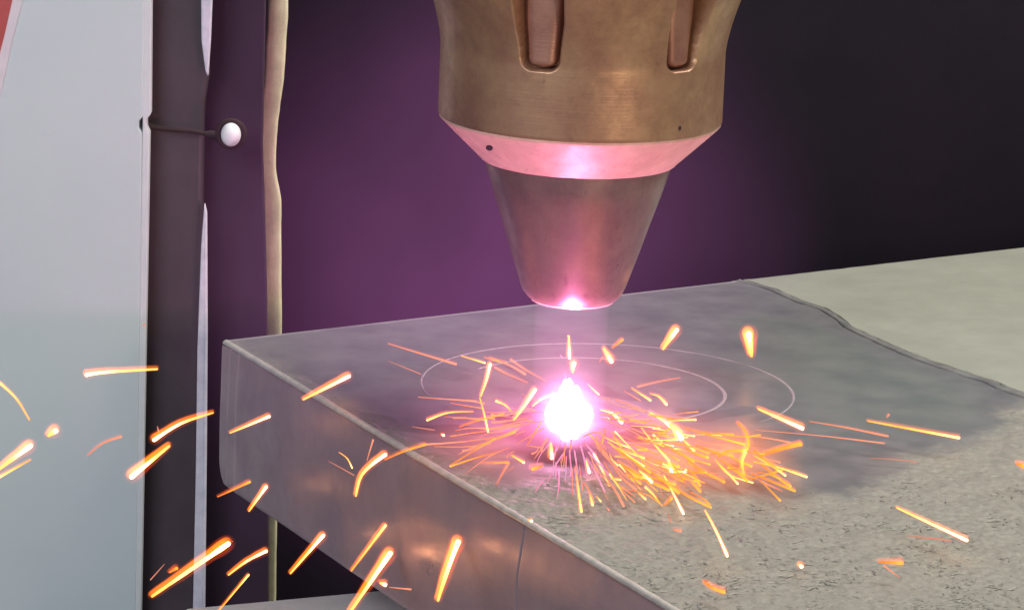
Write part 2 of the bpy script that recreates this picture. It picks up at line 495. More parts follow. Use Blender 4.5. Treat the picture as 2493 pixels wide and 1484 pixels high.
def rows(a, b, n, power=1.0):
    return [a + (b - a) * (i / n) ** power for i in range(n + 1)]
S1 = rows(0.05, 15.5, 430) + rows(15.5, LS, 20)[1:]
NT = 330
v = []; f = []; zones = []
for i, s in enumerate(S1):
    g = groove_t(s) - 0.035 + 0.03 * noise.noise(Vector((s * 3.1, 0, 5)))
    for j in range(NT + 1):
        t_ = 0.075 + (g - 0.075) * j / NT
        wob = 0.18 * noise.noise(Vector((s * 2.2, t_ * 2.2, 1))) + 0.10 * noise.noise(Vector((s * 7, t_ * 7, 2)))
        dsm = sdist((s, t_), SM)
        rz = sst(-0.30, 0.50, dsm + wob * 1.5)
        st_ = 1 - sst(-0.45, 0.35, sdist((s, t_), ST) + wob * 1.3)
        P = Vector((s, t_, 0))
        z = rz * (0.034 * noise.noise(P * 2.1) + 0.018 * noise.noise(P * 9) + 0.012 * noise.noise(P * 19)) + 0.004 * noise.noise(P * 1.1)
        if j == 0 or i == 0: z = 0
        e = (g - t_)
        z += 0.014 * math.exp(-((e - 0.05) / 0.06) ** 2) * (0.7 + 0.5 * noise.noise(Vector((s * 1.7, 0, 0))))
        if j == NT: z = -0.12
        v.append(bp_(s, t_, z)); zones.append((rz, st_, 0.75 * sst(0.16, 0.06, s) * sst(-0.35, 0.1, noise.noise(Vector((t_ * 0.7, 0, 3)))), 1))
W = NT + 1
for i in range(len(S1) - 1):
    for j in range(NT):
        f.append((i * W + j, (i + 1) * W + j, (i + 1) * W + j + 1, i * W + j + 1))
me = mesh('top_face', v, f)
sc_ = me.attributes.new('glare_dull', 'FLOAT', 'POINT')  # darker, rougher patch added to dull the spot's glare on the top
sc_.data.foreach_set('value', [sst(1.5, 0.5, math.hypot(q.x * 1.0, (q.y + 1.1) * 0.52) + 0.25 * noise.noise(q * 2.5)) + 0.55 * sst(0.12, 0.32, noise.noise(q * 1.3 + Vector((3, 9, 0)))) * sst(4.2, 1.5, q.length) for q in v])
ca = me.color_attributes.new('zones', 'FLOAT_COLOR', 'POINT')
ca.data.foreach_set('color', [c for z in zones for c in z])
recalc(me)
if me.polygons[0].normal.z < 0: me.flip_normals()
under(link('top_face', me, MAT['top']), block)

# side face with shallow crease and a joint line
seam_s = to_st(at_z(1243, 1262))[0]
Zs = rows(-0.075, -0.74, 14) + rows(-0.74, -0.84, 4)[1:] + rows(-0.84, -TH, 26)[1:]
Ss = sorted(rows(0.0, LS, 260) + [seam_s + d for d in (-0.035, -0.022, -0.008, 0.008, 0.022, 0.035)] + rows(0, 0.6, 20))
def corner_s(z):     # the side outline is rounded at top (small) and bottom (large)
    rt, rb = 0.14, 0.42
    if z > -rt: return rt - math.sqrt(max(0, rt * rt - (z + rt) ** 2))
    if z < -TH + rb: return rb - math.sqrt(max(0, rb * rb - (z + TH - rb) ** 2))
    return 0.0
v = []; f = []
for s in Ss:
    for z in Zs:
        ss = max(s, corner_s(z))
        tt = 0.10 * sst(-0.90, 0.02, z) * sst(-0.6, 2.6, s) + 0.012 * noise.noise(Vector((ss * 0.8, z * 1.2, 4)))
        d = abs(s - seam_s)
        if d < 0.015 and z < -0.02: tt += 0.09
        elif d < 0.03: tt += 0.012
        if z <= -TH + 0.001: tt += 0.05
        v.append(bp_(ss, tt, z))
W = len(Zs)
for i in range(len(Ss) - 1):
    for j in range(W - 1):
        f.append((i * W + j, i * W + j + 1, (i + 1) * W + j + 1, (i + 1) * W + j))
me = recalc(mesh('side_face', v, f))
under(link('side_face', me, MAT['side']), block)

# painted edge highlight: a rounded strip from the top face to the side face
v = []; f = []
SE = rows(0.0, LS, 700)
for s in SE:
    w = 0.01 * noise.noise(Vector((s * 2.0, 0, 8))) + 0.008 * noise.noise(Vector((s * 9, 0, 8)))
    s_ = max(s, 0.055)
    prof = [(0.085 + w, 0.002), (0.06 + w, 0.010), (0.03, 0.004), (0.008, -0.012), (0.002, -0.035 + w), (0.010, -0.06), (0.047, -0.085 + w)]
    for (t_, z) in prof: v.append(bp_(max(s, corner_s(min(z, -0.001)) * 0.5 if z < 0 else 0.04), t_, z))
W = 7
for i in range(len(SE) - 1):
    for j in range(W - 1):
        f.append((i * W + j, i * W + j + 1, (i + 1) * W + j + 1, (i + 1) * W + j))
under(link('bevel_highlight', recalc(mesh('bevel_highlight', v, f)), MAT['edge']), block)

# back face and underside with the rounded outline
out = []
for k in range(9):
    a = R(90 * k / 8); out.append((0.14 - 0.14 * math.sin(a), -0.14 + 0.14 * math.cos(a)))
for k in range(13):
    a = R(90 * k / 12); out.append((0.42 - 0.42 * math.cos(a), -TH + 0.42 - 0.42 * math.sin(a)))
out.append((LS, -TH))
v = []; f = []
TT = rows(0.05, groove_t(0) - 0.03, 40)
for (s, z) in out:
    for t_ in TT: v.append(bp_(s, t_ + (0.03 if z < -0.08 else 0), z))
W = len(TT)
for i in range(len(out) - 1):
    for j in range(W - 1):
        f.append((i * W + j, i * W + j + 1, (i + 1) * W + j + 1, (i + 1) * W + j))
under(link('back_face', recalc(mesh('back_face', v, f)), MAT['side']), block)

# scribed circles on the block top
def ring(name, cx, cy, rx, w, a0=0, a1=360, h=0.007):
    c = at_z(cx, cy); r = (at_z(cx + rx, cy) - c).length
    v = []; f = []; n = 220
    for i in range(n + 1):
        a = R(a0 + (a1 - a0) * i / n)
        ww = w * max(0.12, 0.6 + 0.7 * noise.noise(Vector((a * 1.9, cx, 0))) + 0.25 * noise.noise(Vector((a * 9, cx, 0))))
        if a1 - a0 < 360: ww *= min(1, i / 18, (n - i) / 18) + 0.05
        for (dr, z) in ((-ww, 0.001), (-ww * 0.4, h), (ww * 0.4, h), (ww, 0.001)):
            v.append(c + Vector(((r + dr) * math.cos(a), (r + dr) * math.sin(a), z)))
    for i in range(n):
        for j in range(3): f.append((i * 4 + j, i * 4 + j + 1, i * 4 + j + 5, i * 4 + j + 4))
    return under(link(name, recalc(mesh(name, v, f)), MAT['ring']), block)
ring('scribed_circle', 1478, 943, 443, 0.030, -38, 218)['label'] = 'larger scribed circle around the cutting spot'
ring('scribed_circle', 1440, 948, 318, 0.045, -62, 150)['label'] = 'smaller scribed circle around the cutting spot'

# pale neighbouring block beyond the wavy joint
nb_block = empty('pale_block', bp_(6, groove_t(6) + 6, -TH)); tag(nb_block, 'pale smooth steel block beyond the dark wavy joint, upper right', 'metal block')
v = []; f = []; NT2 = 90
SB = rows(0.02, 14, 260) + rows(14, LS, 12)[1:]
for i, s in enumerate(SB):
    g = groove_t(s) + 0.08 + 0.08 * sst(1, 9, s) + 0.03 * noise.noise(Vector((s * 2.6, 4, 5)))
    for j in range(NT2 + 1):
        t_ = g + 16 * (j / NT2) ** 2.2
        e = t_ - g
        P = Vector((s, t_, 0))
        z = 0.012 + 0.012 * math.exp(-(e / 0.12) ** 2) + 0.012 * noise.noise(P * 0.9) + 0.006 * noise.noise(P * 3)
        if j == 0: z = -0.25
        if i == 0: z = -0.10
        v.append(bp_(s, t_, z))
W = NT2 + 1
for i in range(len(SB) - 1):
    for j in range(NT2):
        f.append((i * W + j, (i + 1) * W + j, (i + 1) * W + j + 1, i * W + j + 1))
me = recalc(mesh('top_face', v, f))
if me.polygons[2000].normal.z < 0: me.flip_normals()
under(link('top_face', me, MAT['pale_top']), nb_block)
me = slab('block_body', [bp_(0.05, groove_t(0) + 0.12, -0.16), bp_(0.05, groove_t(0) + 17, -0.16), bp_(LS, groove_t(LS) + 17, -0.16), bp_(LS, groove_t(LS) + 0.12, -0.16), bp_(12, groove_t(12) + 0.3, -0.16), bp_(6, groove_t(6) + 0.3, -0.16)], TH - 0.16, Vector((0, 0, -1)), 0)
under(link('block_body', me, MAT['pale_top']), nb_block)

v = []; f = []
for i, s in enumerate(SB):
    g = groove_t(s) - 0.03; w = (0.09 + 0.12 * sst(1, 9, s)) * (1 + 0.7 * noise.noise(Vector((s * 1.9, 7, 5))) + 0.3 * noise.noise(Vector((s * 6, 7, 5))))
    for (t_, z) in ((g, -0.05), (g + 0.01, 0.012), (g + w * 0.5, 0.004), (g + w, 0.022), (g + w + 0.02, -0.05)): v.append(bp_(s, t_, z))
for i in range(len(SB) - 1):
    for j in range(4): f.append((i * 5 + j, i * 5 + j + 1, i * 5 + j + 6, i * 5 + j + 5))
under(link('joint', recalc(mesh('joint', v, f)), simple('dark_joint_oxide', (0.10, 0.105, 0.11), (0.20, 0.205, 0.205), 0.6, 0.1, 2)), nb_block)

# crumbs and filings strewn over the gritty zone
v = []; f = []
rnd = random.Random(3)
cnt = 0
while cnt < 3000:
    px, py = rnd.uniform(1100, 2540), rnd.uniform(1150, 1520)
    if rnd.random() > 0.25 + 0.75 * (py - 1150) / 330: continue
    p = at_z(px, py); s, t_ = to_st(p)
    if t_ < 0.12 or s < 0.1 or sdist((s, t_), SM) < 0.05: continue
    dens = noise.noise(Vector((s * 0.9, t_ * 0.9, 7)))
    if dens < -0.25 + rnd.random() * 0.3: continue
    cnt += 1
    L_ = 0.018 + min(0.11, rnd.expovariate(1 / 0.019)); w_ = min(0.012, L_ * rnd.uniform(0.14, 0.26)); a = rnd.uniform(0, math.pi); bend = rnd.uniform(-0.5, 0.5) * L_
    d = Vector((math.cos(a), math.sin(a), 0)); q = Vector((-d.y, d.x, 0)); n0 = len(v)
    for k in range(3):
        c = p + d * (L_ * (k - 1)) + q * (bend if k == 1 else 0) + Vector((0, 0, 0.003 + (0.003 if k == 1 else 0)))
        ww = w_ * (1 if k == 1 else 0.5)
        v += [c + q * ww, c + Vector((0, 0, ww * 0.8)), c - q * ww]
    for k in range(2):
        b_ = n0 + 3 * k
        f += [(b_, b_ + 1, b_ + 4, b_ + 3), (b_ + 1, b_ + 2, b_ + 5, b_ + 4)]
o = link('metal_filings', mesh('metal_filings', v, f, False), MAT['filing'])
tag(o, 'fine steel crumbs strewn over the gritty front of the block', kind='stuff')

# ------------------------------------------------------------------ laser head
head = empty('laser_nozzle', (0, 0, 1.62))
tag(head, 'brown brass laser head with fluted collar and tapered copper tip', 'laser head')
HZ = Matrix.Translation((0, 0, -1.62))
def hpart(name, me, mat):
    o = link(name, me, MAT[mat], head); o.matrix_parent_inverse = HZ; return o

def collar_r(z):
    if z < 5.30: return 2.0
    return 2.0 + 0.19 * ((min(z, 7.5) - 5.30) / 0.80) ** 1.5
SLOT0 = R(-17.6)
def slot_sd(arc, z, grow=0.0):
    hw = 0.33 + grow - 0.05 * sst(6.0, 5.4, z)
    zb = 5.26 - grow
    rr = 0.17
    dx = abs(arc) - (hw - rr); dz = (zb + rr) - z
    return math.hypot(max(dx, 0), max(dz, 0)) + min(max(dx, dz), 0) - rr
def near_slot(a):
    k = round((a - SLOT0) / R(60))
    if k % 6 == 5: return 1.0
    return a - SLOT0 - k * R(60)
zs = [4.30, 4.315, 4.335, 4.36, 4.5] + rows(4.6, 5.10, 10) + rows(5.13, 5.60, 60) + rows(5.63, 8.6, 60)
NA = 1200
v = []; f = []
for z in zs:
    cr = collar_r(z) + (-0.02 if z < 4.31 else -0.008 if z < 4.32 else 0)
    for k in range(NA):
        a = 2 * math.pi * k / NA
        sd = slot_sd(near_slot(a) * 2.0, z) if z > 5.05 else 1
        r = cr
        r -= 0.02 * (1 - sst(0.0, 0.022, sd))
        r -= (cr - 1.68 - 0.02) * (1 - sst(-0.022, 0.0, sd))
        v.append((r * math.sin(a), -r * math.cos(a), z))
for i in range(len(zs) - 1):
    for k in range(NA):
        k2 = (k + 1) % NA
        f.append((i * NA + k, i * NA + k2, (i + 1) * NA + k2, (i + 1) * NA + k))
hpart('collar', mesh('collar', v, f), 'brass')
# grip panels sunk in the slots
def grip(k6):
    a0 = SLOT0 + k6 * R(60)
    v = []; f = []; nu = 22; zz = rows(5.295, 5.6, 12) + rows(5.62, 8.4, 30)
    for z in zz:
        hw = 0.268 - 0.05 * sst(6.0, 5.4, z)
        rr = 0.13; d = max(0, 5.295 + rr - z)
        hw = hw - rr + math.sqrt(max(0.0, rr * rr - d * d))
        base = 1.955 + 0.10 * sst(5.4, 7.5, z)
        for j in range(nu + 1):
            u = -1 + 2 * j / nu
            r = base - 0.09 * abs(u) ** 5 - 0.07 * sst(0.06, 0.0, z - 5.295)
            if j in (0, nu): r = 1.66
            a = a0 + u * hw / 2.0
            v.append((r * math.sin(a), -r * math.cos(a), z))
    W = nu + 1
    for i in range(len(zz) - 1):
        for j in range(nu):
            f.append((i * W + j, i * W + j + 1, (i + 1) * W + j + 1, (i + 1) * W + j))
    hpart('grip_panel', recalc(mesh('grip_panel', v, f)), 'grip')
for k in range(5): grip(k)
hpart('chamfer_ring', lathe('chamfer_ring', [(1.20, 3.74), (1.33, 3.69), (1.36, 3.685), (1.385, 3.70), (1.40, 3.72), (1.70, 4.005), (1.965, 4.262), (1.985, 4.285), (1.985, 4.31)], 240), 'chamfer')
hpart('nozzle_cone', lathe('nozzle_cone', [(1.30, 3.75), (1.325, 3.66), (1.20, 3.25), (1.05, 2.80), (0.93, 2.42), (0.83, 2.12), (0.755, 1.90), (0.71, 1.80), (0.645, 1.72), (0.60, 1.685)], 200), 'cone')
hpart('tip_ring', lathe('tip_ring', [(0.602, 1.69), (0.585, 1.662), (0.55, 1.648), (0.50, 1.65), (0.30, 1.652), (0.12, 1.655), (0.11, 2.4)], 120), 'tip')
# small marks: slot screw hole on the chamfer, nick on the collar
def mark(name, a, r, z, nrm_z, la, lz, tilt):
    c = Vector((r * math.sin(a), -r * math.cos(a), z))
    n = Vector((math.sin(a), -math.cos(a), nrm_z)).normalized()
    x = Vector((math.cos(a), math.sin(a), 0)); y = n.cross(x)
    X = x * math.cos(tilt) + y * math.sin(tilt); Y = -x * math.sin(tilt) + y * math.cos(tilt)
    v = []; f = []; k = 18
    for (q, h) in ((1.15, -0.01), (1.05, 0.004), (0.9, 0.008), (0.5, 0.006)):
        for i in range(k):
            t = 2 * math.pi * i / k
            v.append(c + X * (la * q * math.cos(t)) + Y * (lz * q * math.sin(t)) + n * (h + 0.004))
    for j in range(3):
        for i in range(k): f.append((j * k + i, j * k + (i + 1) % k, (j + 1) * k + (i + 1) % k, (j + 1) * k + i))
    f.append(tuple(range(3 * k, 4 * k)))
    hpart(name, recalc(mesh(name, v, f)), 'hole')
mark('screw_slot', R(-46), 1.735, 4.04, -1.0, 0.10, 0.042, R(35))
mark('nick', R(42.5), 2.0, 4.47, 0.0, 0.020, 0.03, 0)

# ------------------------------------------------------------------ cutting spot
bm = bmesh.new(); bmesh.ops.create_icosphere(bm, subdivisions=4, radius=1.0)
for v_ in bm.verts:
    n = v_.co.normalized(); k = 1.06 + 0.28 * noise.noise(n * 2.3) + 0.12 * noise.noise(n * 6)
    k /= (abs(n.x) ** 1.1 + abs(n.y) ** 1.1 + abs(n.z) ** 1.1) ** (1 / 1.1)
    v_.co = Vector((n.x * 0.33, n.y * 1.15, n.z * 0.50)) * k
me = bpy.data.meshes.new('weld_spot'); bm.to_mesh(me); bm.free(); me.polygons.foreach_set('use_smooth', [True] * len(me.polygons))
o = link('weld_spot', me, glowing('plasma_core', (1.0, 0.33, 0.72), 76.0)); o.location = (0, -0.60, 0.12)
tag(o, 'blinding white hot spot where the beam meets the block', 'molten spot')
spot = o

def ball(name, loc, scl, mat, label=None):
    bm = bmesh.new(); bmesh.ops.create_icosphere(bm, subdivisions=4, radius=1.0)
    me = bpy.data.meshes.new(name); bm.to_mesh(me); bm.free(); me.polygons.foreach_set('use_smooth', [True] * len(me.polygons))
    o = link(name, me, mat); o.location = loc; o.scale = scl
    tag(o, label, kind='stuff'); return o
ball('bloom_glow', (0, -0.6, 0.10), (0.80, 1.9, 0.95), glow_volume('magenta_bloom', (1.0, 0.30, 0.74), 9.0, 3.6), 'magenta bloom added close round the white spot')  # bloom of the spot put in as an emission volume
ball('pink_glow', (0.1, -0.6, 0.2), (2.6, 4.2, 1.3), glow_volume('added_pink_glow', (1.0, 0.22, 0.42), 0.17, 1.3), 'added pink glow spreading over the block')  # self-lit volume added for the pink light over the block
c = at_z(1640, 1105, 0.2)
ball('spark_glow', c, (1.5, 2.2, 0.5), glow_volume('added_orange_glow', (1.0, 0.20, 0.03), 0.55, 1.3), 'added orange glow within the thick of the spray, right of the spot')  # this and the next two: spray glow added as emission volumes
c = at_z(1815, 1100, 0.2)
ball('spark_glow', c, (0.85, 1.5, 0.45), glow_volume('added_orange_glow', (1.0, 0.22, 0.02), 0.6, 1.3), 'added orange glow round the crossing sparks farther right')
c = at_z(1200, 1085, 0.2)
ball('spark_glow', c, (1.4, 1.8, 0.4), glow_volume('added_red_glow', (1.0, 0.14, 0.12), 0.35, 1.3), 'added red glow under the sparks left of the spot')
ball('violet_veil', (-1.3, 2.5, 1.8), (5.3, 8.5, 5.4), glow_volume('violet_veil_glow', (0.76, 0.20, 0.68), 0.0225, 1.2, True), 'added violet veil of light behind and around the nozzle')  # emission volume added for the violet lens veil, no real fume
# gas column from the tip down to the spot
o = link('gas_column', recalc(slab('gas_column', [Vector((0.53 * math.cos(R(a)), 0.53 * math.sin(R(a)), 1.64)) for a in range(0, 360, 8)], 1.60, Vector((0, 0, -1)), 0)), glow_volume('shield_gas', (0.85, 0.28, 0.62), 0.18))
tag(o, 'faint pink gas column between the nozzle tip and the spot', kind='stuff')

# ------------------------------------------------------------------ sparks
# (points on the picture grid, width, colour class, height above the block, label)
S = []
def sp_(pts, w, c, h=0.25, label=None): S.append((pts, w, c, h, label))
# --- outlying sparks, left
sp_([(210, 912), (260, 905), (382, 898)], 15, 'W', .5, 'nearly level white spark crossing the cabinet edge, highest on the left')
sp_([(0, 932), (40, 970), (72, 1022)], 8, 'Y', .5, 'thin curved spark at the left frame edge, falling to the right')
sp_([(118, 1060), (136, 1048)], 20, 'W', .5, 'small stubby droplet spark alone on the pale cabinet panel')
sp_([(-14, 1150), (75, 1084)], 18, 'W', .5, 'thick white spark at the left frame edge on the panel')
sp_([(-4, 1162), (75, 1118)], 9, 'Y', .5, 'thin yellow spark just under the thick one, left frame edge')
sp_([(213, 1108), (250, 1078), (295, 1062)], 8, 'P', .5, 'thin pale curved spark on the cabinet panel, left of the post')
sp_([(375, 1070), (440, 1030), (518, 1004)], 14, 'W', .5, 'long curved white spark crossing the dark post and pale trim')
sp_([(383, 1037), (386, 1050)], 6, 'R', .5, 'tiny red speck above the long spark on the dark post')
sp_([(320, 1160), (412, 1085)], 19, 'W', .5, 'thick white spark straddling the cabinet edge and dark post')
sp_([(560, 1053), (655, 1013)], 11, 'W', .4, 'white spark before the upper left corner of the side face')
sp_([(738, 972), (850, 915)], 14, 'W', .35, 'thick white spark crossing the left top edge of the block')
sp_([(347, 790), (354, 790)], 6, 'R', .4, 'tiny red speck on the cabinet edge, above all left sparks')
sp_([(530, 1208), (608, 1172)], 8, 'O', .4, 'thin orange spark low before the block side, left of a stub')
sp_([(606, 1243), (648, 1184)], 11, 'W', .4, 'short steep white spark before the lower block side')
sp_([(370, 1450), (460, 1388), (556, 1322)], 20, 'W', .5, 'longest thick white spark, across dark post and trim at bottom left')
sp_([(412, 1392), (430, 1382)], 10, 'O', .5, 'small orange spark touching the longest thick spark at bottom left')
sp_([(366, 1410), (400, 1372)], 4, 'R', .5, 'faint red thread left of the longest thick spark, bottom left')
sp_([(556, 1398), (600, 1365), (648, 1340)], 12, 'W', .45, 'white spark in the dark gap below the block corner')
sp_([(530, 1488), (570, 1440), (605, 1398)], 8, 'Y', .45, 'thin spark running off the bottom edge, over the grey bed')
sp_([(707, 1394), (787, 1302)], 13, 'W', .4, 'steep white spark at the lower edge of the block side')
sp_([(855, 1388), (938, 1278)], 11, 'Y', .4, 'steep thin yellow spark on the block side, above a thick one')
sp_([(850, 1492), (950, 1345)], 19, 'W', .4, 'thick steep white spark running off the bottom, beside a droplet')
sp_([(926, 1418), (938, 1422)], 16, 'W', .4, 'round white droplet with a pink tail, low on block side')
sp_([(948, 1428), (1000, 1433)], 6, 'P', .4, 'level pink thread just right of the round droplet')
sp_([(1066, 1460), (1090, 1385), (1115, 1318)], 21, 'W', .35, 'thick steep white spark on the block side, right of all others')
sp_([(866, 1206), (878, 1160), (905, 1130), (938, 1106)], 14, 'W', .35, 'bent white spark with a bright knee on the block side')
sp_([(825, 1100), (845, 1115), (857, 1138)], 6, 'Y', .35, 'small curved yellow spark left of the bent white spark')
sp_([(800, 1122), (830, 1138), (862, 1156)], 4, 'R', .35, 'faint pale thread running into the bent white spark')
sp_([(893, 1120), (908, 1070)], 6, 'P', .35, 'upright pink thread above the bent white spark')
sp_([(1074, 1057), (1080, 1059)], 9, 'W', .15, 'tiny round white bead on the block, left of the spot')
sp_([(1288, 1265), (1294, 1267)], 10, 'W', .1, 'tiny round white bead at the left top edge of the block')
# --- outlying sparks, upper
sp_([(1647, 803), (1632, 824), (1614, 849)], 17, 'W', .6, 'stubby white spark above the larger circle, right of the nozzle tip')
sp_([(1822, 812), (1829, 866)], 22, 'W', .6, 'thick upright white spark with strong red glow, upper right')
sp_([(1470, 849), (1488, 880)], 15, 'W', .5, 'plump white spark below the nozzle tip, right of the beam')
sp_([(1490, 847), (1515, 827)], 8, 'O', .5, 'short orange spark touching the plump white one below the tip')
sp_([(1459, 880), (1466, 869)], 6, 'P', .45, 'tiny pink fleck left of the plump white spark')
sp_([(1385, 822), (1386, 871)], 10, 'W', .5, 'upright white spark in the beam under the nozzle tip')
sp_([(1397, 884), (1394, 906)], 15, 'W', .4, 'plump white drop in the beam just above the spot')
sp_([(1363, 863), (1369, 871)], 6, 'M', .4, 'tiny magenta fleck left of the beam')
sp_([(1375, 908), (1380, 935)], 9, 'M', .4, 'short magenta streak on top of the white spot')
sp_([(945, 836), (1030, 862), (1110, 886)], 8, 'P', .3, 'long straight pink spark, upper left of the circles')
sp_([(945, 878), (1024, 910)], 4, 'R', .3, 'faint pink thread below the long straight pink spark')
# --- outlying sparks, right
sp_([(1846, 995), (1953, 1042)], 15, 'W', .4, 'thick white spark over the right end of the larger circle')
sp_([(1970, 1025), (2060, 1040), (2161, 1061)], 7, 'P', .3, 'upper of two long thin pink sparks on the dark patch')
sp_([(1840, 1046), (2000, 1060), (2152, 1078)], 5, 'P', .3, 'lower of two long thin pink sparks on the dark patch')
sp_([(2112, 1024), (2220, 1044), (2334, 1065)], 11, 'Y', .3, 'long orange striped spark at the right of the dark patch')
sp_([(2158, 1016), (2163, 1009)], 7, 'P', .3, 'tiny pink fleck on top of the long striped spark')
sp_([(2116, 1114), (2170, 1117), (2230, 1123)], 4, 'R', .1, 'faint level red thread on the gritty zone, right')
sp_([(2476, 1128), (2500, 1138)], 14, 'O', .3, 'stubby orange spark cut by the right frame edge')
sp_([(2183, 1235), (2353, 1314)], 12, 'W', .3, 'long straight white spark over the grit at the right')
sp_([(2208, 1303), (2315, 1314)], 6, 'R', .15, 'dull broken thread under the long white spark at right')
sp_([(2140, 1366), (2196, 1369)], 13, 'O', .25, 'plump orange spark on the grit, lower right')
sp_([(2152, 1376), (2189, 1404)], 6, 'P', .2, 'pink thread falling from the plump orange spark, lower right')
sp_([(1945, 1373), (1951, 1378)], 14, 'W', .12, 'small round bead lying on the grit, lower right')
sp_([(1714, 1416), (1735, 1430), (1762, 1440)], 13, 'O', .2, 'plump orange spark on the grit near the bottom edge')
sp_([(1716, 1242), (1742, 1290), (1770, 1352)], 9, 'W', .3, 'steep white spark on the grit, lowest of the spray')
sp_([(1640, 1288), (1656, 1291)], 11, 'P', .1, 'small oval pink bead on the grit below the spray')
sp_([(1476, 1234), (1482, 1240)], 6, 'P', .1, 'tiny pink bead on the grit below the spot')
